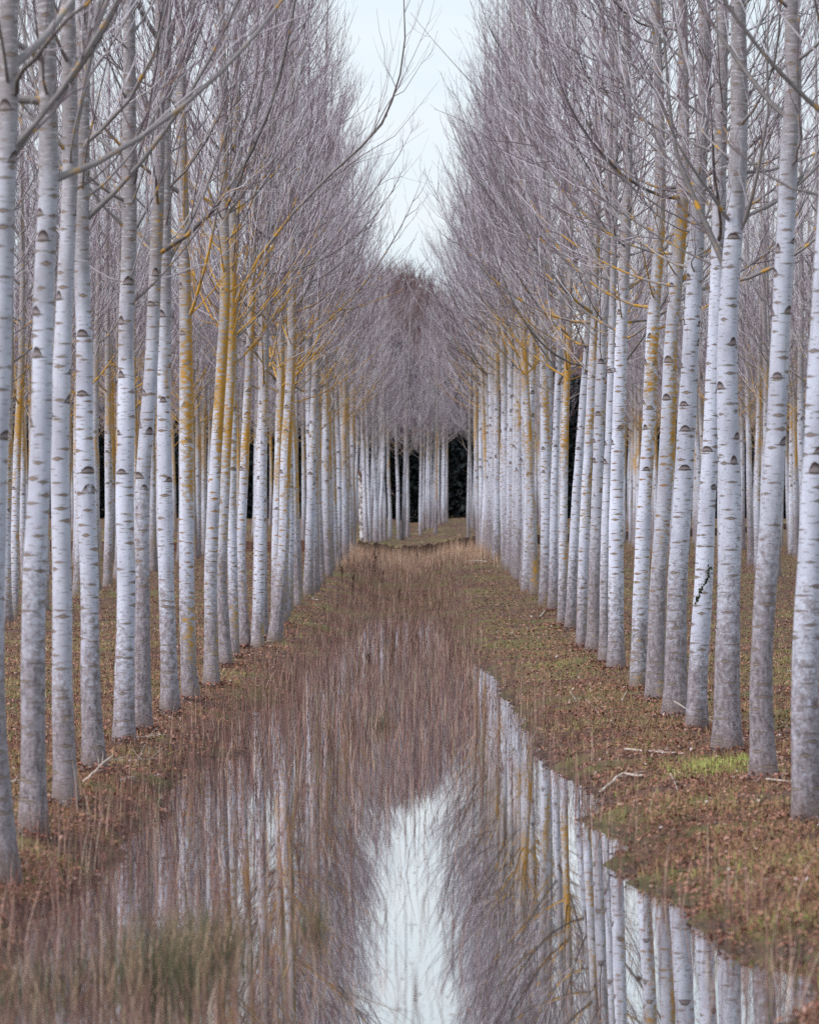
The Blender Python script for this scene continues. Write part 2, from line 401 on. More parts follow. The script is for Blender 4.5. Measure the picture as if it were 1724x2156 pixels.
def crown_mesh(rng, f, r0, H, hb=3.5, n1=58, dens=1.0, spread=1.0, custom=(), tw=1.0):
    # primary limbs
    t = np.sort(rng.uniform(0, 1, n1)) ** 0.95
    h = hb + (H - 0.25 - hb) * t + rng.uniform(-0.1, 0.1, n1)
    az = np.arange(n1) * 2.39996 + rng.uniform(-0.5, 0.5, n1)
    L = ((1 - t) ** 0.75 * 2.7 + 0.45) * rng.uniform(0.55, 1.12, n1)
    ph0 = np.radians(rng.normal(64, 13, n1) - 20 * t); ph1 = np.radians(rng.normal(17, 8, n1))
    K = 12; s = np.linspace(0, 1, K)
    ph = ph0[:, None] + (ph1 - ph0)[:, None] * np.minimum(1, s / rng.uniform(0.55, 1.0, n1)[:, None]) ** 0.75
    ph *= spread
    azs = az[:, None] + np.cumsum(rng.normal(0, 0.07, (n1, K)), 1)
    d = np.stack([np.sin(ph) * np.cos(azs), np.sin(ph) * np.sin(azs), np.cos(ph)], -1)
    step = (L / (K - 1))[:, None, None]
    P = np.concatenate([np.zeros((n1, 1, 3)), np.cumsum(d[:, :-1] * step, 1)], 1) + f(h)[:, None]
    rb = np.minimum((0.0022 + 0.0036 * L) * rng.choice([0.5, 0.62, 0.8, 1.35], n1), trunk_radius(h, r0, H) * 0.6)
    Rd = rb[:, None] * (1 - s) ** 0.85 + 0.0014
    Rd[:, 0] *= 1.35
    parts = [tubes(P, Rd, 6)]
    # leader
    Ps, Rs = [P], [Rd]
    for pl, rr in custom:
        a = np.array([tuple(q) for q in pl], float)
        sa = np.linspace(0, 1, len(a)); q = np.stack([np.interp(s, sa, a[:, j]) for j in range(3)], -1)
        q[1:-1] = (q[:-2] + 2 * q[1:-1] + q[2:]) / 4
        q2 = q + np.concatenate([np.zeros((1, 3)), np.cumsum(rng.normal(0, 0.012, (K - 1, 3)), 0)])
        r2 = rr * (1 - s) ** 0.7 + 0.002
        parts.append(tubes(q2[None], r2[None], 8)); Ps.append(q2[None]); Rs.append(r2[None])
    P = np.concatenate(Ps); Rd = np.concatenate(Rs)
    LL = np.linalg.norm(np.diff(P, axis=1), axis=-1).sum(1)
    n2 = np.maximum(2, (LL * 6.5 * dens + rng.uniform(0, 2, len(LL)))).astype(int)
    P2, R2, i2, L2 = grow(rng, P, Rd, n2, 0.14, 0.97, (0.35, 0.8),
        lambda i, q, m: (0.16 + 0.55 * LL[i] * (1.06 - q) * 0.8) * rng.uniform(0.35, 1.15, m), 6, 0.55,
        lambda L: (0.0020 + 0.0026 * L) * tw, 0.0012 * tw)
    parts.append(tubes(P2, R2, 4))
    n3 = np.maximum(1, (L2 * 3.2 * dens + rng.uniform(0, 2, len(L2)))).astype(int)
    P3, R3, i3, L3 = grow(rng, P2, R2, n3, 0.12, 0.98, (0.3, 0.75),
        lambda i, q, m: (0.06 + 0.5 * L2[i] * (1.1 - q)) * rng.uniform(0.4, 1.3, m), 3, 0.4,
        lambda L: (0.0015 + 0.0014 * L) * tw, 0.0009 * tw)
    parts.append(tubes(P3, R3, 3))
    V, Q, rad = merge(parts)
    return new_mesh('crown', V, Q, None, TWIG, {'rad': rad[:, 0], 'tone': rad[:, 1]})

def make_tree(name, loc, tm, cm, label, group, lichen, dark=0.0, rz=0.0, sc=1.0, tilt=(0, 0), cat='tree', grey=0.2):
    t = bpy.data.objects.new(name, None); COL.objects.link(t)
    t.location = loc; t.rotation_euler = (tilt[0], tilt[1], rz); t.scale = (sc, sc, sc)
    t.empty_display_size = 0.3
    tag(t, label, cat, group)
    a = obj('trunk', tm, t); c = obj('crown', cm, t)
    for o in (a, c): o['lichen'] = float(lichen); o['dark'] = float(dark); o['grey'] = float(grey)
    return t

rng = np.random.default_rng(7)
# base x, base y, trunk width in pixels, lichen, dark, [(y, x) up the trunk], label
LEFT = [
 (8, 1838, 52, .0, .35, [(1437, -19), (1050, -12), (719, 3), (400, 10), (200, 19), (0, 19)], 'pale bowed poplar trunk cut off by the left edge of the photo'),
 (72, 1762, 50, .05, .05, [(1437, 70), (1219, 73), (1052, 83), (886, 90), (719, 92), (500, 98), (400, 107), (200, 103), (0, 100)], 'thick white poplar with a brown wound ring, second from the left edge'),
 (140, 1692, 42, .1, .45, [(1437, 131), (1219, 133), (1052, 128), (886, 128), (719, 133), (500, 143), (333, 150), (0, 143)], 'grey white poplar third from the left edge, blotched with darker bark'),
 (200, 1624, 40, .15, .0, [(1437, 190), (1219, 190), (1052, 182), (886, 178), (719, 180), (567, 172), (400, 173), (0, 177)], 'white poplar beside a long pale stick leaning at its foot'),
 (262, 1584, 40, .1, .05, [(1437, 262), (1219, 267), (1052, 262), (886, 267), (719, 265), (500, 273), (0, 273)], 'slightly S-curved white poplar behind the leaning stick, with a long vertical scar'),
 (302, 1543, 33, .2, .0, [(1437, 300), (1052, 300), (952, 305), (819, 317), (719, 322), (567, 328), (400, 335), (0, 337)], 'poplar leaning right, pressed against the curved trunk with the long scar'),
 (358, 1506, 34, .15, .1, [(1437, 357), (1219, 350), (1052, 348), (886, 345), (719, 347), (500, 348), (0, 352)], 'straight white poplar with two brown brow scars just below its branches'),
 (402, 1480, 32, .8, .05, [(1437, 397), (1219, 393), (719, 392), (500, 388), (333, 383), (0, 380)], 'straight poplar with orange lichen patches on its upper trunk, left of the lichen pair'),
 (447, 1446, 28, .88, .2, [(1219, 443), (1052, 450), (952, 455), (852, 462), (719, 470), (633, 475), (400, 472), (0, 467)], 'poplar coated bright orange with lichen, the left one of the crossing pair'),
 (477, 1405, 24, .85, .2, [(1219, 465), (1052, 472), (919, 478), (819, 485), (719, 488), (400, 492), (0, 500)], 'thinner poplar with an orange lichen band, the right one of the crossing pair'),
 (493, 1385, 21, .5, .0, [(1052, 488), (719, 493), (0, 505)], 'slim white poplar just right of the lichen coated pair'),
 (516, 1365, 20, .8, .1, [(1152, 507), (986, 515), (852, 520), (719, 527), (533, 533), (0, 542)], 'slim poplar with orange lichen spots, second right of the lichen coated pair'),
 (541, 1349, 20, .65, .1, [(1052, 545), (719, 556), (0, 562)], 'slim grey poplar, third right of the lichen coated pair'),
 (592, 1316, 22, .9, .0, [(1052, 598), (886, 600), (719, 606), (0, 618)], 'white poplar speckled orange all up its trunk, in the left row midway along'),
]
RIGHT = [
 (1698, 1731, 55, .0, .0, [(1437, 1692), (1219, 1702), (1052, 1711), (886, 1718), (719, 1728), (500, 1740), (0, 1760)], 'white poplar half cut off by the right edge of the photo'),
 (1607, 1645, 47, .05, .05, [(1437, 1599), (1219, 1611), (1052, 1624), (886, 1634), (719, 1641), (500, 1653), (333, 1659), (167, 1671), (0, 1664)], 'thick white poplar leaning right, second from the right edge'),
 (1532, 1585, 50, .0, .0, [(1437, 1529), (1219, 1534), (1052, 1537), (886, 1531), (719, 1529), (567, 1537), (433, 1549), (267, 1556), (0, 1554)], 'stout white poplar with stacked brow scars, bright green grass at its foot'),
 (1464, 1541, 39, .05, .0, [(1437, 1467), (1219, 1481), (1052, 1487), (952, 1494), (852, 1498), (719, 1504), (500, 1511), (0, 1520)], 'leaning white poplar with a dark ivy sprig across it'),
 (1421, 1512, 43, .1, .0, [(1437, 1422), (1219, 1425), (1052, 1437), (886, 1445), (719, 1454), (600, 1461), (500, 1466), (333, 1473), (167, 1486), (0, 1482)], 'white poplar left of the ivy sprig, with a forked branch on its front'),
 (1379, 1479, 35, .6, .35, [(1437, 1379), (1219, 1384), (1052, 1398), (886, 1406), (719, 1411), (567, 1426), (433, 1436), (300, 1440), (0, 1436)], 'greyer poplar with a rough dark foot, leaning right with lichen high up'),
 (1342, 1450, 32, .7, .0, [(1437, 1342), (1219, 1349), (1052, 1356), (886, 1366), (719, 1371), (500, 1387), (300, 1389), (0, 1379)], 'slim white poplar just left of the grey rough footed one'),
 (1296, 1412, 32, .3, .0, [(1219, 1296), (1052, 1297), (886, 1302), (719, 1307), (600, 1312), (433, 1319), (333, 1322), (0, 1316)], 'upright bright white poplar with a thin trunk half hidden behind its left side'),
 (1271, 1399, 20, .2, .1, [(1219, 1272), (1052, 1276), (886, 1283), (719, 1288), (0, 1300)], 'thin poplar half hidden behind the upright white one in the right row'),
 (1248, 1373, 26, .2, .3, [(1219, 1251), (1052, 1256), (886, 1261), (719, 1266), (600, 1277), (0, 1290)], 'grey footed poplar, right one of a touching pair in the right row'),
 (1224, 1363, 22, .6, .1, [(1219, 1226), (1052, 1232), (886, 1241), (719, 1249), (0, 1270)], 'poplar dotted with orange spots, left one of a touching pair in the right row'),
 (1199, 1329, 20, .2, .0, [(1052, 1212), (886, 1224), (719, 1237), (0, 1262)], 'slim poplar leaning right past an orange trunk, beyond the touching pair'),
 (1183, 1318, 18, .95, .1, [(1052, 1186), (886, 1189), (719, 1196), (0, 1210)], 'slim poplar whose upper trunk is solid orange with lichen, in the right row'),
 (1163, 1288, 18, .2, .0, [(1052, 1166), (886, 1171), (719, 1178), (0, 1195)], 'slim white poplar just left of the solid orange lichen trunk'),
]
# big single limbs traced on the photograph: (side, tree index) -> [(pixel polyline, depth offset at the tip, radius)]
LIMBS = {
 ('L', 0): [([(40, 195), (60, 160), (130, 75), (205, -10), (300, -160)], -1.0, .014), ([(42, 330), (120, 270), (170, 215), (215, 190)], .6, .008)],
 ('L', 3): [([(176, 318), (215, 270), (262, 205), (290, 150), (330, 70), (350, -20), (372, -200)], -0.8, .017)],
 ('L', 4): [([(280, 387), (300, 330), (320, 233), (334, 120), (350, 0), (362, -180)], -0.7, .017)],
 ('L', 7): [([(397, 667), (413, 620), (430, 563), (452, 490), (467, 400), (476, 310), (482, 160), (490, 0)], -0.8, .016)],
 ('L', 9): [([(492, 640), (560, 520), (640, 415), (742, 333), (792, 283), (818, 233), (838, 180), (850, 100), (845, 0), (840, -90)], -1.5, .021),
            ([(496, 760), (560, 700), (640, 560), (690, 420), (730, 330), (790, 300)], .8, .012)],
 ('L', 11): [([(526, 740), (600, 640), (680, 520), (760, 440), (800, 390), (850, 300), (870, 260)], 1.0, .013)],
 ('L', 13): [([(604, 815), (640, 780), (700, 650), (735, 520), (760, 400)], -.5, .017), ([(602, 850), (680, 830), (760, 770), (830, 690)], .6, .009)],
 ('R', 1): [([(1662, 357), (1676, 320), (1683, 267), (1688, 180), (1689, 83), (1694, -60)], -0.5, .013), ([(1664, 380), (1700, 330), (1740, 300)], .3, .008)],
 ('R', 2): [([(1522, 570), (1505, 530), (1482, 477), (1450, 410), (1429, 360), (1405, 290), (1396, 250), (1384, 120), (1379, -20), (1370, -200)], 1.0, .026),
            ([(1566, 474), (1585, 425), (1606, 367), (1616, 270), (1619, 167), (1616, 0), (1622, -150)], -.8, .017),
            ([(1524, 470), (1490, 410), (1440, 330), (1400, 240), (1340, 130)], -.6, .014)],
 ('R', 3): [([(1500, 440), (1475, 400), (1420, 350), (1360, 280), (1300, 160), (1240, 60)], .7, .013)],
 ('R', 4): [([(1455, 585), (1460, 560), (1452, 545), (1468, 525), (1470, 490), (1462, 400)], -.3, .008)],
 ('R', 5): [([(1436, 395), (1478, 385), (1482, 340), (1490, 280), (1505, 210), (1512, 90)], -.5, .013)],
 ('R', 7): [([(1318, 330), (1326, 280), (1336, 200), (1330, 110), (1310, 10)], -.6, .013), ([(1312, 480), (1285, 410), (1262, 330), (1250, 240), (1262, 130)], .4, .014)],
 ('R', 11): [([(1240, 700), (1200, 600), (1120, 490), (1060, 390), (1010, 290)], .6, .011)],
}

NEAR = []
def near_tree(side, i, spec):
    bx, by, w, lich, dark, pts, label = spec
    y0 = (CAM_Z - BANK - 0.03) * F / (by - CY)
    x0 = (bx - CX) * y0 / F
    for _ in range(4):
        g = gz(x0, y0); y0 = (CAM_Z - g) * F / (by - CY); x0 = (bx - CX) * y0 / F
    H = 11.2 + rng.uniform(-0.9, 1.0)
    q = [(0.0, 0.0, 0.0)]
    yd = 0.0
    for (py, px) in pts:
        p = at(px, py, y0); yd += rng.uniform(-0.02, 0.02)
        hh = p.z - g
        if hh > q[-1][0] + 0.05: q.append((hh, p.x - x0, yd))
    a, b = q[-2], q[-1]
    k = max(-0.03, min(0.03, (b[1] - a[1]) / (b[0] - a[0]) * 0.5))
    q.append((H, b[1] + k * (H - b[0]), b[2]))
    f = axis_fn(q)
    r0 = w * y0 / F / 2 * 1.0
    tm = trunk_mesh(rng, f, r0, H, 26, 170)
    cust = []
    for pl, dz, rr in LIMBS.get((side, i), []):
        n = len(pl); c = []
        for j, (px, py) in enumerate(pl):
            tt = j / (n - 1); yy = y0 + dz * tt
            v = at(px, py, yy); c.append((v.x - x0, v.y - y0, v.z - g))
        h0 = c[0][2] - 0.08; c.insert(0, tuple(f(h0)))
        cust.append((c, rr))
    cm = crown_mesh(rng, f, r0, H, hb=3.45 + rng.uniform(-.15, .3), n1=62, dens=.7, tw=1.1, spread=.84 if side == 'L' else 1.1, custom=cust)
    NEAR.append((x0, y0, r0))
    return make_tree('poplar_tree', (x0, y0, g), tm, cm, label,
                     'poplars in the row ' + ('left' if side == 'L' else 'right') + ' of the flooded track', lich, dark, grey=.55 if side == 'L' else -.15)

for i, s in enumerate(LEFT): near_tree('L', i, s)
for i, s in enumerate(RIGHT): near_tree('R', i, s)

# variants for the rest of the plantation
VAR = []
for k in range(12):
    H = 11.4 + rng.uniform(-0.8, 1.1); r0 = rng.uniform(0.075, 0.095)
    hs = np.linspace(0, H, 9); wx = np.cumsum(rng.normal(0, 0.035, 9)); wy = np.cumsum(rng.normal(0, 0.035, 9))
    f = axis_fn(list(zip(hs, wx - wx[0], wy - wy[0])))
    tm = trunk_mesh(rng, f, r0, H, 14, 90)
    cm = crown_mesh(rng, f, r0, H, hb=3.5 + rng.uniform(-.1, .5), n1=50, dens=0.62, tw=1.45)
    VAR.append((tm, cm))

def far_tree(x, y, label, group, w=None, lich=None, grow_=1.0):
    k = int(rng.integers(len(VAR))); tm, cm = VAR[k]
    if lich is None: lich = float(np.clip(rng.normal(0.66, 0.26), 0.1, 1))
    sc = rng.uniform(0.93, 1.1) * (w or 1.0) * grow_
    return make_tree('poplar_tree', (x, y, gz(x, y) - 0.02), tm, cm, label, group, lich, float(np.clip(rng.normal(.1, .15), 0, .5)),
                     rz=rng.uniform(0, 6.28), sc=sc, tilt=(rng.normal(0, .010), rng.normal(0, .015)))

ORD = ['first', 'second', 'third', 'fourth', 'fifth', 'sixth', 'seventh', 'eighth', 'ninth', 'tenth', 'eleventh', 'twelfth']
count = 0
for side, x0, t0, t1, step in (('left', -2.13, 3.42e-3, 8.35e-3, .19e-3), ('right', 2.22, 4.62e-3, 9.85e-3, .185e-3)):
    t = t0; n = 0
    while t < t1:
        y = F * H0 * t + rng.uniform(-.6, .6); x = x0 + rng.normal(0, .07)
        if n < 8:
            lab = f'slim poplar, {ORD[n]} after the ' + ('orange speckled trunk in the left row' if side == 'left' else 'solid orange trunk in the right row')
        else:
            lab = f'slender white poplar in the crowded far stretch of the {side} row, before the earth bank'
        far_tree(x, y, lab, f'poplars in the row {side} of the flooded track', grow_=(.92 if side == 'left' else 1.08) + (.12 if side == 'left' else .25) * (t - t0) / (t1 - t0))
        t += step * rng.uniform(0.85, 1.15); n += 1; count += 1
def block(xc, y0, y1, step, lab, grp):
    global count
    y = y0
    while y < y1:
        far_tree(xc + rng.normal(0, .15), y + rng.uniform(-.5, .5), lab, grp); y += step; count += 1
block(-6.55, 65, 139, 3.1, 'pale poplar of the second row on the left, seen between the front trunks', 'second row of poplars on the left')
block(-10.9, 112, 142, 3.2, 'thin poplar of the third row on the left, deep behind the front trunks', 'third row of poplars on the left')
block(-8.7, 94, 142, 3.1, 'thin pale poplar standing between the second and third rows on the left', 'poplars between the rows on the left')
block(11.1, 118, 182, 3.7, 'thin pale poplar standing between the second and third rows on the right', 'poplars between the rows on the right')
block(8.3, 84, 176, 3.2, 'pale poplar of the second row on the right, seen between the front trunks', 'second row of poplars on the right')
block(13.9, 142, 190, 3.4, 'thin poplar of the third row on the right, deep behind the front trunks', 'third row of poplars on the right')
for xc in (-4.3, -6.9, -11.0, -15.5):
    block(xc, 151, 224, 8.5 if xc < -15 else 5.8, 'thin poplar beyond the earth bank, behind the left rows', 'poplars beyond the earth bank on the left')
for xc in (5.6, 10.4):
    block(xc, 184 + xc, 226, 5.2, 'thin poplar beyond the earth bank, behind the right rows', 'poplars beyond the earth bank on the right')
# the group in the gap, each placed where the photograph shows it: base x, base y, width, lichen
GAP = [(736, 1126, 9, .3, 'grey poplar beyond the bank, left of the broken snag'), (746, 1118, 8, .2, None),
 (772, 1148, 12, .35, 'pale poplar directly right of the broken snag'), (780, 1143, 9, .2, None), (789, 1141, 8, .3, None), (793, 1142, 7, .1, None),
 (802, 1143, 11, .2, 'white poplar midway between the snag and the leaning slim trunk'), (810, 1139, 8, .3, None),
 (821, 1137, 7, .6, 'slim orange tinged poplar leaning right, beyond the bank'), (840, 1138, 11, .25, 'stout poplar left of the dark gap beyond the bank'),
 (848, 1134, 9, .2, None), (858, 1131, 9, .25, 'poplar at the left rim of the dark gap between two clusters'), (885, 1128, 10, .3, 'poplar at the left rim of the cluster next to the wide dark gap'),
 (892, 1117, 7, .3, None), (898, 1113, 7, .2, None), (904, 1115, 8, .3, None), (911, 1118, 7, .4, None),
 (917, 1119, 9, .8, 'poplar with an orange smear near its foot, in the far central cluster'), (926, 1108, 8, .2, None), (934, 1104, 9, .2, None),
 (941, 1102, 9, .3, 'rightmost poplar of the far central cluster, at the wide dark gap'), (986, 1139, 12, .35, 'poplar at the right rim of the wide dark gap, beyond the bank'),
 (996, 1114, 9, .3, 'slim poplar just behind the one at the right rim of the dark gap')]
GAP += [(xx, 1098 + (k * 7) % 9, 7, .25, None) for k, xx in enumerate((752, 760, 768, 784, 797, 806, 852, 901, 908, 931, 992, 1003, 1012))]
for bx, by, w, lich, lab in GAP:
    y = 170.0
    for _ in range(40):
        y += 0.3 * (min(228, max(150, (CAM_Z - gz((bx - CX) * y / F, y)) * F / (by - CY))) - y)
    x = (bx - CX) * y / F
    far_tree(x, y, lab or 'thin poplar among the far central cluster beyond the earth bank', 'poplars beyond the earth bank in the gap', w=.92, lich=lich); count += 1
print('far trees', count)

# broken snag at the bank
def polytube(pts, rads, S=10, K=24):
    a = np.array([tuple(p) for p in pts], float); s = np.linspace(0, 1, K); sa = np.linspace(0, 1, len(a))
    q = np.stack([np.interp(s, sa, a[:, j]) for j in range(3)], -1); r = np.interp(s, np.linspace(0, 1, len(rads)), rads)
    return tubes(q[None], r[None], S)
ys = 157.0
b = at(766, 1154, ys); top = at(760, 1000, ys)
V, Q, rr = polytube([(b.x, ys, gz(b.x, ys) - .2), at(763, 1080, ys), (top.x, ys, top.z)], [.13, .12, .10], 12, 40)
V = V + rng.normal(0, .012, V.shape)
sn = obj('dead_snag', new_mesh('dead_snag', V, Q, None, SNAG), None, 'broken dead trunk with peeling white and brown bark and no crown', 'dead tree')
V, Q, rr = polytube([(top.x - .12, ys - .05, top.z + .18), (top.x, ys - .1, top.z), (top.x + .18, ys - .1, top.z - .25)], [.03, .075, .02], 7, 10)
obj('splintered_top', new_mesh('splintered_top', V + rng.normal(0, .012, V.shape), Q, None, WEED), sn)
V, Q, rr = polytube([(b.x + .2, ys - .1, gz(b.x, ys) - .1), at(770, 1085, ys - .1), at(766, 1040, ys - .1)], [.06, .05, .02], 7, 20)
obj('split_stem', new_mesh('split_stem', V + rng.normal(0, .01, V.shape), Q, None, SNAG), sn)

# ------------------------------------------------------------------ ground, water, bank, hill
xs = np.concatenate([[-1500, -600, -250, -120, -60, -35, -22], np.arange(-15, -4, .4), np.arange(-4, 4, .07), np.arange(4, 15.1, .4), [22, 35, 60, 120, 250, 600, 1500]])
yy = [-60, -20, 0, 5, 9]; y = 11.0
while y < 70: yy.append(y); y += 0.05 + 0.0042 * (y - 11)
while y < 245: yy.append(y); y += 0.9
yy += [250, 270, 300, 330, 360, 420, 600, 1000, 2000]
yy = np.array(yy); X, Y = np.meshgrid(xs, yy); Z = ground(X, Y)
nx, ny = len(xs), len(yy)
i = np.arange(ny - 1)[:, None] * nx; j = np.arange(nx - 1)[None]
Q = np.stack(np.broadcast_arrays(i + j, i + j + 1, i + nx + j + 1, i + nx + j), -1).reshape(-1, 4)
obj('ground', new_mesh('ground', np.stack([X, Y, Z], -1), Q, None, SOIL), kind='structure')
wx = np.linspace(-9, 9, 10); wy = np.linspace(4, 78, 40); X, Y = np.meshgrid(wx, wy)
i = np.arange(39)[:, None] * 10; j = np.arange(9)[None]
Q = np.stack(np.broadcast_arrays(i + j, i + j + 1, i + 10 + j + 1, i + 10 + j), -1).reshape(-1, 4)
obj('water', new_mesh('water', np.stack([X, Y, X * 0], -1), Q, None, WATER), kind='structure')

# low earth bank across the track
ex = np.concatenate([np.arange(-26, -4, .35), np.arange(-4, 5, .06), np.arange(5, 30, .35)])
ey = bank_y(ex) - 0.05
prof = [(-.14, -.12), (-.04, .10), (.02, .28), (.10, .37), (.5, .37), (1.9, .12)]
g0 = ground(ex, ey - .3)
V = np.stack([np.stack([ex, ey + p + rng.normal(0, .025, len(ex)), g0 + hz + rng.normal(0, .02, len(ex)) + .04 * wob(ex, ex * 0, .8, k * .3)], -1) for k, (p, hz) in enumerate(prof)], 1)
n = len(prof); i = np.arange(len(ex) - 1)[:, None] * n; j = np.arange(n - 1)[None]
Q = np.stack(np.broadcast_arrays(i + j, i + n + j, i + n + j + 1, i + j + 1), -1).reshape(-1, 4)
me = new_mesh('earth_bank', V, Q, None, EARTH, smooth=False); me.materials.append(MOSS)
mi = np.tile((np.arange(n - 1) >= 3).astype(np.int32), len(ex) - 1); me.polygons.foreach_set('material_index', mi)
obj('bank', me, kind='structure')

# hill and the woods on it
def hill_h(x, y):
    px = CX + x / 360 * F                                   # crest profile in photograph pixels
    crest = np.interp(px, [-1500, 300, 700, 860, 905, 960, 1100, 1500, 3000], [16.3, 17.8, 19.6, 19.9, 19.0, 16.2, 14.2, 12.6, 9.4])
    return 1.7 + crest * sstep(262, 360, y) * (1 - .3 * sstep(380, 520, y)) - 1.2 + .5 * wob(x, y, 9, .3)
hx = np.linspace(-110, 110, 120); hy = np.linspace(252, 480, 60); X, Y = np.meshgrid(hx, hy); Z = hill_h(X, Y)
i = np.arange(59)[:, None] * 120; j = np.arange(119)[None]
Q = np.stack(np.broadcast_arrays(i + j, i + j + 1, i + 120 + j + 1, i + 120 + j), -1).reshape(-1, 4)
obj('hill', new_mesh('hill', np.stack([X, Y, Z], -1), Q, None, HILLM), kind='structure')

def brush(n, x0, x1, y0, y1, hgt, kk=5):
    """upright twiggy sprays"""
    x = rng.uniform(x0, x1, n); y = rng.uniform(y0, y1, n); z = hill_h(x, y)
    t = np.linspace(0, 1, 4)
    H = hgt * rng.uniform(.5, 1.1, n)
    lean = rng.normal(0, .25, (n, 2))
    P = np.stack([x[:, None] + lean[:, :1] * H[:, None] * t ** 1.3, y[:, None] + lean[:, 1:] * H[:, None] * t ** 1.3, z[:, None] + H[:, None] * t], -1)
    return tubes(P, np.outer(np.full(n, .05), 1 - .8 * t), 3)
V, Q, rad = brush(26000, -48, 48, 268, 372, 3.0)
obj('hill_woodland', new_mesh('hill_woodland', V, Q, None, HILLW, {'rad': rad[:, 0] * 0 + .002, 'tone': rad[:, 1]}), None,
    'bare purple grey woodland covering the hill behind the plantation', 'woodland', kind='stuff')

# dark evergreen wood behind the plantation: many needle sprays through its depth
n = 230000
x = rng.uniform(-42, 42, n); dep = rng.uniform(0, 1, n); y = 238 + 9 * dep + 1.3 * wob(x, dep, 2.2, .5)
top = 9.0 + 1.6 * wob(x, x * 0, 3.1, 1.2) + 1.0 * wob(x, x * 0, .9, 2.2)
h = rng.uniform(0, 1, n) ** 0.9 * top
y = y + (h / top) ** 2 * 3
z0 = ground(x, y)
d = norm(rng.normal(size=(n, 3)) + np.array([0, -.4, -.2])); sd = norm(np.cross(d, rng.normal(size=(n, 3))))
c = np.stack([x, y, z0 + h], -1); sz = rng.uniform(.10, .30, n)[:, None]
V = np.stack([c - d * sz, c + sd * sz * .45, c + d * sz, c - sd * sz * .45], 1)
Q = np.arange(n * 4).reshape(n, 4)
obj('evergreen_wood', new_mesh('evergreen_wood', V, Q, None, EVERG, {'tone': np.repeat(rng.uniform(0, 1, n), 4)}), None,
    'nearly black evergreen wood seen between the far trunks', 'wood', kind='stuff')

# ------------------------------------------------------------------ ground cover
def blades(x, y, z, hgt, wid, lean, tone, seg=3):
    n = len(x); az = rng.uniform(0, 6.28, n); la = rng.uniform(0, 6.28, n); ln = np.abs(rng.normal(0, lean, n))
    t = np.array([0, .55, 1.0])
    dx = np.cos(la) * ln * hgt; dy = np.sin(la) * ln * hgt
    P = np.stack([x[:, None] + dx[:, None] * t ** 1.6, y[:, None] + dy[:, None] * t ** 1.6, z[:, None] + (hgt * np.sqrt(np.maximum(.1, 1 - np.minimum(ln, .95) ** 2 * .7)))[:, None] * t - 0.02], -1)
    s = np.stack([np.cos(az), np.sin(az), az * 0], -1) * wid[:, None] / 2
    V = np.stack([P[:, 0] - s, P[:, 0] + s, P[:, 1] + s * .8, P[:, 1] - s * .8, P[:, 2]], 1)
    b = np.arange(n)[:, None] * 5
    Q = b + np.array([[0, 1, 2, 3]]); T3 = b + np.array([[3, 2, 4]])
    return V.reshape(-1, 3), Q, T3, np.repeat(tone, 5)

def scatter(n, dens, x0, x1, y0, y1, pw=1.0):
    """rejection scatter, denser towards the camera"""
    u = rng.uniform(0, 1, n); y = (y0 ** (1 - pw) + u * (y1 ** (1 - pw) - y0 ** (1 - pw))) ** (1 / (1 - pw)) if pw != 1 else y0 * (y1 / y0) ** u
    x = rng.uniform(x0, x1, n) if not callable(x0) else x0(y)
    k = rng.uniform(0, 1, n) < dens(x, y)
    return x[k], y[k]

def d_sedge(x, y):
    xl, xr = water_edges(y)
    inner = sstep(-.25, .25, x - xl - .1) * sstep(-.15, .3, xr + .05 - x)
    ncl = .5 + .5 * wob(x, y, .45, 3.3)
    far = sstep(21, 46, y + 3.2 * wob(x, y * .4, .6, .7) + 5.0 * sstep(.1, -.9, x))
    open_ = np.exp(-((x - .35) / .6) ** 2) * (1 - sstep(22, 36, y))
    strip = np.exp(-((x - .83 - .05 * wob(y, y, 3, 1.0)) / .13) ** 2) * (1 - sstep(52, 66, y))
    d = inner * (.055 + .62 * far) * (.25 + .75 * ncl) * (1 - .82 * open_) * (1 - .93 * strip)
    d = np.maximum(d, inner * (.12 + .2 * ncl) * sstep(-.1, -.9, x))
    xe = xr - .28 + .12 * wob(y, y, 1.1, .6)
    d = np.maximum(d, .30 * ncl * np.exp(-((x - xe) / .16) ** 2))
    return d
x, y = scatter(150000, d_sedge, -2.1, 1.7, 13, 136, 1.35)
ex_, ey_ = scatter(900, lambda x, y: .25 + .75 * (wob(x, y, .22, 6.0) > .1), -.5, 1.1, 15, 27, 1)     # lone dark stems in the open water
x = np.concatenate([x, ex_]); y = np.concatenate([y, ey_])
z = np.minimum(ground(x, y), 9); hgt = rng.uniform(.07, .36, len(x)) * (1 + .35 * wob(x, y, .8, 5.0)); z = np.maximum(z, -.08)
tone = np.clip(rng.normal(.45, .28, len(x)) + .15 * wob(x, y, 1.2, .2), 0, 1); tone[-len(ex_):] *= .35; hgt[-len(ex_):] *= rng.uniform(.4, 1.1, len(ex_))
V, Q, T3, tn = blades(x, y, z, hgt + .05, rng.uniform(.002, .0045, len(x)) * (1 + .006 * y), .25, tone)
obj('dead_sedge', new_mesh('dead_sedge', V, Q, T3, SEDGE, {'tone': tn}), None, 'dead reddish brown sedge standing in the flooded track', 'sedge', kind='stuff')

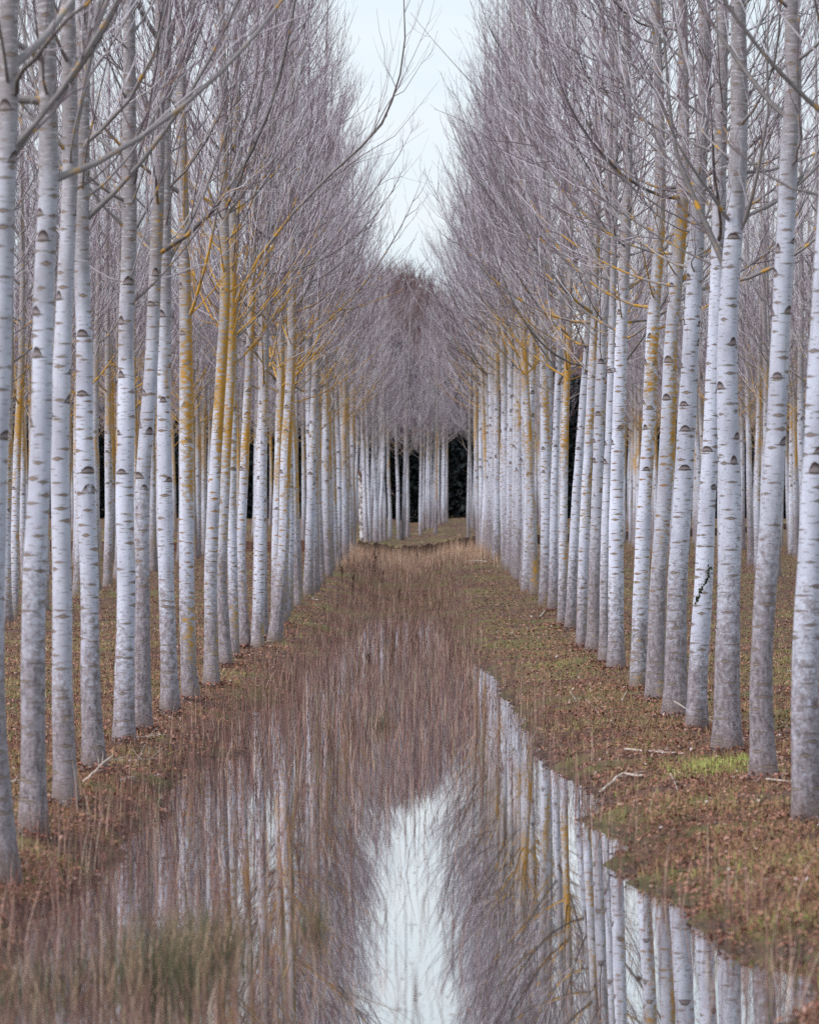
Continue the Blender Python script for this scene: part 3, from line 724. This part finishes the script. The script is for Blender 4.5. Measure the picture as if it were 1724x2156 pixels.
def d_straw(x, y): return sstep(98, 124, y + 3 * wob(x, y, 1, .4)) * (1 - sstep(-6, -1.5, y - bank_y(x))) * (.3 + .7 * sstep(-.3, .5, wob(x, y * .3, .5, 1.4) - .25 * x))
x, y = scatter(11000, d_straw, -2.2, 2.3, 98, 160, 1)
V, Q, T3, tn = blades(x, y, ground(x, y), rng.uniform(.16, .6, len(x)) * (1 + .4 * wob(x, y, .5, 2)), rng.uniform(.005, .010, len(x)), .15, rng.uniform(0, 1, len(x)))
obj('straw_grass', new_mesh('straw_grass', V, Q, T3, STRAW, {'tone': tn}), None, 'tall pale straw grass in front of the earth bank', 'grass', kind='stuff')

def d_bank(x, y): return .012 * (np.abs(x) < 2.5) * (y < 60) + sstep(-.03, .035, ground(x, y)) * (.30 + .6 * sstep(-.5, .7, wob(x, y, .42, 7.1) + .5 * wob(x, y, 1.7, 3.1)))
def wide(y): return rng.uniform(-1, 1, len(y)) * (y * .098 + .6)
x, y = scatter(330000, d_bank, wide, None, 15, 230, 1.35)
px_, py_ = [], []
for bx, by, r in NEAR:                                          # leaves gathered round the feet of the trunks
    a = rng.uniform(0, 6.28, 260); q = r * 1.3 + np.abs(rng.normal(0, .10, 260)); px_.append(bx + np.cos(a) * q); py_.append(by + np.sin(a) * q)
np_ = len(x); x = np.concatenate([x] + px_); y = np.concatenate([y] + py_)
z = ground(x, y); n = len(x); z[np_:] = np.maximum(z[np_:], 0) + rng.uniform(0, .035, n - np_)
az = rng.uniform(0, 6.28, n); L = rng.uniform(.005, .018, n) * (1 + .008 * y); til = rng.normal(0, .45, (n, 2))
d = norm(np.stack([np.cos(az), np.sin(az), til[:, 0]], -1)); s = norm(np.stack([-np.sin(az), np.cos(az), til[:, 1]], -1))
fl = z < -.004; til[fl] *= .02
d = norm(np.stack([np.cos(az), np.sin(az), til[:, 0]], -1)); s = norm(np.stack([-np.sin(az), np.cos(az), til[:, 1]], -1))
c = np.stack([x, y, np.where(fl, .0015, z + rng.uniform(.004, .03, n))], -1)
fold = np.array([0, 0, 1.0]) * (L * np.where(fl, .02, rng.uniform(.05, .5, n)))[:, None]
V = np.stack([c - d * L[:, None], c + s * L[:, None] * .55 + fold, c + d * L[:, None], c - s * L[:, None] * .55 + fold], 1)
b = np.arange(n)[:, None] * 4
T3 = np.concatenate([b + np.array([[0, 1, 2]]), b + np.array([[0, 2, 3]])])
tone = np.clip(rng.normal(.40, .24, n) + .18 * wob(x, y, .9, 2.0), 0, 1)
obj('leaf_litter', new_mesh('leaf_litter', V, None, T3, LEAF, {'tone': np.repeat(tone, 4)}), None, 'brown leaf litter strewn over the banks under the poplars', 'fallen leaves', kind='stuff')

def d_grass(x, y): return sstep(.0, .06, ground(x, y)) * sstep(-.25, .5, wob(x, y, .6, 4.2) + .5 * wob(x, y, 2.6, 1.1) + .42)
x, y = scatter(420000, d_grass, wide, None, 15, 230, 1.35)
n = len(x)
V, Q, T3, tn = blades(x, y, ground(x, y), rng.uniform(.03, .10, n), rng.uniform(.003, .006, n) * (1 + .010 * y), .75, np.clip(rng.normal(.44, .25, n) + .42 * wob(x, y, 1.3, .8) + .08 * (x > 0) + .12 * sstep(150, 165, y), 0, 1))
obj('short_grass', new_mesh('short_grass', V, Q, T3, GREEN, {'tone': tn}), None, 'short yellow green grass patches on the banks', 'grass', kind='stuff')

def tuft(name, px, py, n, spread, h0, h1, wid, lean, mat, label, cat, flat=1.0):
    yb = on_ground(px, py); xb = (px - CX) * yb / F
    x = xb + rng.normal(0, spread, n); y = yb + rng.normal(0, spread * flat, n); z = np.maximum(ground(x, y), -.06)
    V, Q, T3, tn = blades(x - xb, y - yb, z, rng.uniform(h0, h1, n), rng.uniform(wid * .6, wid * 1.3, n), lean, rng.uniform(0, 1, n))
    o = obj(name, new_mesh(name, V, Q, T3, mat, {'tone': tn}), None, label, cat); o.location = (xb, yb, 0)
    return o
tuft('grass_tuft', 1500, 1618, 900, .17, .03, .11, .005, .5, BRIGHT, 'bright yellow green grass tuft at the foot of the stout white poplar', 'grass tuft', 2.5)
tuft('grass_tuft', 1570, 1602, 350, .07, .03, .09, .005, .5, BRIGHT, 'smaller bright grass tuft between two right hand trunks', 'grass tuft', 2.5)
tuft('rush_clump', 655, 2030, 150, .03, .12, .32, .0032, .3, RUSH, 'small dark green rush clump standing alone in the water', 'rush clump')
tuft('rush_clump', 330, 2150, 900, .13, .15, .42, .005, .3, RUSH, 'large blurred rush clump at the bottom left of the water', 'rush clump', 2.0)
tuft('rush_clump', 430, 2075, 420, .09, .15, .36, .0045, .3, RUSH, 'tall thin rush clump behind the large blurred one', 'rush clump', 2.0)
tuft('rush_clump', 60, 2180, 360, .13, .12, .3, .005, .3, RUSH, 'rush clump in the bottom left corner of the flood', 'rush clump', 2.0)
tuft('rush_clump', 800, 1560, 130, .05, .15, .3, .005, .2, RUSH, 'faint green rush clump among the brown sedge', 'rush clump')

# fallen sticks: pixel polylines on the ground
STICKS = [
 ([(175, 1646), (205, 1624), (247, 1590)], .011, 'long pale stick propped against the foot of a left poplar', .16),
 ([(285, 1556), (325, 1552), (367, 1550)], .007, 'straight pale stick lying level beside the left row', .03),
 ([(290, 1583), (315, 1581), (342, 1575)], .006, 'short grey stick at the water edge below the straight level one', .03),
 ([(230, 1603), (280, 1602), (332, 1601)], .005, 'thin dark stick lying across the foot of the leaning stick', .03),
 ([(250, 1643), (265, 1641), (282, 1638)], .006, 'little broken stick on wet litter by the left water edge', .02),
 ([(20, 1650), (32, 1650), (45, 1648)], .008, 'stub of pale wood beside the second trunk on the left', .03),
 ([(1418, 1477), (1450, 1496), (1504, 1521)], .008, 'bare white twig leaning between two right hand trunks', .14),
 ([(1314, 1581), (1370, 1585), (1436, 1590)], .009, 'straight brown stick lying on the right bank grass', .03),
 ([(1262, 1667), (1310, 1655), (1355, 1643)], .011, 'pale crooked stick at the tip of the right bank', .03),
 ([(1612, 1645), (1640, 1648), (1664, 1650)], .008, 'pale stick lying between the two rightmost trunks', .03),
 ([(1308, 1478), (1318, 1460), (1327, 1443)], .006, 'thin white twig standing up from the right bank litter', .05),
 ([(1198, 1454), (1206, 1468), (1212, 1480)], .005, 'tiny white twig on the inner edge of the right bank', .03),
 ([(1228, 1471), (1250, 1490), (1262, 1507)], .004, 'long thin straw coloured twig on the right bank', .04),
 ([(1410, 1632), (1420, 1650), (1428, 1668)], .005, 'thin twig pointing at the water on the right bank', .03),
 ([(1024, 1183), (1000, 1180), (978, 1183)], .022, 'curved fallen branch far along the foot of the right row', .12),
 ([(1136, 1300), (1146, 1288), (1160, 1281)], .012, 'bleached forked branch on litter beside the far right row', .06),
 ([(655, 1264), (662, 1262), (672, 1266)], .014, 'pale bent branch lying beside the far left row', .05),
 ([(1655, 1415), (1690, 1414), (1720, 1418)], .012, 'grey fallen branch behind the rightmost trunks', .06),
]
for pl, r, lab, lift in STICKS:
    pts = []
    for k, (px, py) in enumerate(pl):
        yb = on_ground(px, py + 2); pts.append(Vector(((px - CX) * yb / F, yb, gz((px - CX) * yb / F, yb) + r * 1.2 + .01)))
    if lift > .1:                                                # propped: one end up, same depth as its foot
        yb = max(p.y for p in pts); yb = min(pts[0].y, pts[-1].y)
        pts = [at(px, py, yb - .05 * k) for k, (px, py) in enumerate(pl)]
    K = 14; a = np.array([tuple(p) for p in pts]); s = np.linspace(0, 1, K)
    q = np.stack([np.interp(s, np.linspace(0, 1, len(a)), a[:, j]) for j in range(3)], -1)
    q += np.cumsum(rng.normal(0, r * .35, (K, 3)), 0) * np.array([1, 1, .5])
    parts = [tubes(q[None], (r * (1 - .55 * s))[None], 7)]
    P2, R2, _, _ = grow(rng, q[None], np.full((1, K), r), 4, .3, .9, (.5, 1.0), lambda i, w, m: rng.uniform(.05, .16, m) * (1 + r * 20), 4, .1, lambda L: L * 0 + r * .35, .0012)
    parts.append(tubes(P2, R2, 5))
    V, Q, _ = merge(parts); o0 = q[0]
    o = obj('fallen_stick', new_mesh('fallen_stick', V - o0, Q, None, STICK), None, lab, 'stick', 'fallen sticks on the banks'); o.location = o0

# ivy sprig on the leaning right trunk
pl = [(1464, 1268), (1470, 1256), (1476, 1240), (1484, 1226), (1490, 1212), (1493, 1196)]
yb = (CAM_Z - .15) * F / (1541 - CY) - .19
q = np.array([tuple(at(*p, yb)) for p in pl]); s = np.linspace(0, 1, 16)
q = np.stack([np.interp(s, np.linspace(0, 1, len(q)), q[:, j]) for j in range(3)], -1)
parts = [tubes(q[None], np.full((1, 16), .004), 6)]
V, Q, _ = merge(parts)
c = q[rng.integers(0, 16, 60)] + rng.normal(0, .008, (60, 3)); d = norm(rng.normal(size=(60, 3))); e = norm(np.cross(d, rng.normal(size=(60, 3))))
LV = np.stack([c - d * .016, c + e * .011, c + d * .016, c - e * .011], 1).reshape(-1, 3)
Q = np.concatenate([Q, len(V) + np.arange(240).reshape(-1, 4)]); V = np.concatenate([V, LV])
iv = obj('ivy_sprig', new_mesh('ivy_sprig', V - q[0], Q, None, plain('ivy_leaf', (.015, .02, .01), (.07, .075, .03), 60)), None, 'dark ivy sprig climbing diagonally across a leaning white trunk', 'ivy')
iv.location = q[0]

# dry dock stalks standing in the sedge
for px, py, hpx, lab in [(746, 1262, 52, 'tall dark dry dock stalk at the left of the sedge'), (722, 1232, 38, 'short dark dry stalk nearest the left row'), (792, 1238, 62, 'tallest dark dry stalk in the middle of the far sedge'),
                    (806, 1246, 40, 'dark seeded stalk just right of the tallest one'), (776, 1420, 36, 'dark dry weed head in the middle of the sedge'), (842, 1275, 30, 'small dark weed stalk right of the others')]:
    yb = on_ground(px, py); x0 = (px - CX) * yb / F; H = hpx * yb / F; z0 = gz(x0, yb)
    s = np.linspace(0, 1, 10); q = np.stack([x0 + .06 * H * np.sin(3 * s) * rng.choice([-1, 1]), yb + 0 * s, z0 + H * s], -1)
    parts = [tubes(q[None], np.full((1, 10), .007), 5)]
    P2, R2, _, _ = grow(rng, q[None], np.full((1, 10), .007), 7, .35, .95, (.3, .7), lambda i, w, m: H * rng.uniform(.12, .3, m), 5, .5, lambda L: L * 0 + .005, .004)
    parts.append(tubes(P2, R2, 4))
    V, Q, _ = merge(parts)
    allp = np.concatenate([q[5:], P2[:, 2:].reshape(-1, 3)]); m = 70
    c = allp[rng.integers(0, len(allp), m)] + rng.normal(0, .010, (m, 3)); d = norm(rng.normal(size=(m, 3))); e = norm(np.cross(d, rng.normal(size=(m, 3))))
    LV = np.stack([c - d * .017, c + e * .011, c + d * .017, c - e * .011], 1).reshape(-1, 3)
    Q = np.concatenate([Q, len(V) + np.arange(m * 4).reshape(-1, 4)]); V = np.concatenate([V, LV])
    o = obj('dock_stalk', new_mesh('dock_stalk', V - np.array([x0, yb, z0]), Q, None, WEED), None, lab, 'dry weed', 'dry weed stalks in the sedge'); o.location = (x0, yb, z0)

# clods sticking out of the flood
for px, py, w, lab in [(1470, 1880, 15, 'round dark clod in the water off the right bank'), (1345, 2060, 12, 'small dark clod among the trunk reflections'),
                       (273, 2197, 10, None), (345, 2095, 12, 'dark clod among the brown litter at the lower left'), (1330, 1760, 10, 'dark leaf lump by the tip of the right bank')]:
    if lab is None: continue
    yb = CAM_Z * F / (py - CY); x0 = (px - CX) * yb / F; r = w * yb / F / 2
    me = bpy.data.meshes.new('clod'); import bmesh
    bm = bmesh.new(); bmesh.ops.create_icosphere(bm, subdivisions=3, radius=r)
    for v in bm.verts:
        k = 1 + .22 * math.sin(v.co.x / r * 4 + py) * math.sin(v.co.y / r * 5) + rng.normal(0, .05); v.co = v.co * k; v.co.z *= .7
    bm.to_mesh(me); bm.free(); me.materials.append(CLOD)
    o = obj('clod', me, None, lab, 'clod', 'clods in the water'); o.location = (x0, yb, r * .25)

# ------------------------------------------------------------------ light, sky, camera
w = bpy.data.worlds.new('World'); SC.world = w; w.use_nodes = True
t = w.node_tree; t.nodes.clear()
sun_el, sun_az = R(40), R(240)             # azimuth clockwise from +y: behind the camera, to the left
sky = t.nodes.new('ShaderNodeTexSky'); sky.sky_type = 'NISHITA'; sky.sun_disc = False
sky.sun_elevation = sun_el; sky.sun_rotation = sun_az; sky.air_density = 1.0; sky.dust_density = 4.0
tc = t.nodes.new('ShaderNodeTexCoord'); sp = t.nodes.new('ShaderNodeSeparateXYZ'); t.links.new(tc.outputs['Generated'], sp.inputs[0])
mp = t.nodes.new('ShaderNodeMapping'); mp.inputs['Scale'].default_value = (2.0, 2.0, 14.0); t.links.new(tc.outputs['Generated'], mp.inputs[0])
nz = t.nodes.new('ShaderNodeTexNoise'); nz.inputs['Scale'].default_value = 2.2; nz.inputs['Detail'].default_value = 5; t.links.new(mp.outputs[0], nz.inputs['Vector'])
rm = t.nodes.new('ShaderNodeValToRGB'); t.links.new(nz.outputs[0], rm.inputs[0])
rm.color_ramp.elements[0].position = .3; rm.color_ramp.elements[0].color = (.73, .87, .97, 1)
rm.color_ramp.elements[1].position = .7; rm.color_ramp.elements[1].color = (.88, .95, 1.0, 1)
gr = t.nodes.new('ShaderNodeMapRange'); gr.inputs[1].default_value = 0.05; gr.inputs[2].default_value = 0.9; gr.inputs[3].default_value = 9.3; gr.inputs[4].default_value = 9.0
t.links.new(sp.outputs[2], gr.inputs[0])
ml = t.nodes.new('ShaderNodeVectorMath'); ml.operation = 'SCALE'; t.links.new(rm.outputs[0], ml.inputs[0]); t.links.new(gr.outputs[0], ml.inputs['Scale'])
mx = t.nodes.new('ShaderNodeMix'); mx.data_type = 'RGBA'; mx.inputs[0].default_value = .9
t.links.new(sky.outputs[0], mx.inputs[6]); t.links.new(ml.outputs[0], mx.inputs[7])
bg = t.nodes.new('ShaderNodeBackground'); bg.inputs[1].default_value = 0.1; t.links.new(mx.outputs[2], bg.inputs[0])
wo = t.nodes.new('ShaderNodeOutputWorld'); t.links.new(bg.outputs[0], wo.inputs[0])

sl = bpy.data.lights.new('sun', 'SUN'); sl.energy = 3.0; sl.angle = R(24); sl.color = (1.0, .96, .95)
so = bpy.data.objects.new('sun', sl); COL.objects.link(so)
dirv = Vector((math.sin(sun_az) * math.cos(sun_el), math.cos(sun_az) * math.cos(sun_el), math.sin(sun_el)))
so.rotation_euler = dirv.to_track_quat('Z', 'Y').to_euler(); so.location = (0, 0, 40)

cd = bpy.data.cameras.new('camera'); cam = bpy.data.objects.new('camera', cd); COL.objects.link(cam)
cam.location = (0, 0, CAM_Z)
cam.rotation_euler = (math.pi / 2 + math.atan((CY - 1078) / F), 0, math.atan((CX - 862) / F))
cd.sensor_fit = 'VERTICAL'; cd.sensor_height = 36; cd.lens = 36 * F / 2156
cd.clip_start = .5; cd.clip_end = 5000
cd.dof.use_dof = True; cd.dof.focus_distance = 48; cd.dof.aperture_fstop = 6.3
SC.camera = cam
SC.view_settings.view_transform = 'Standard'; SC.view_settings.look = 'None'
SC.view_settings.exposure = 0.22; SC.view_settings.gamma = 1
SC.cycles.use_denoising = False; SC.cycles.max_bounces = 6; SC.cycles.diffuse_bounces = 3
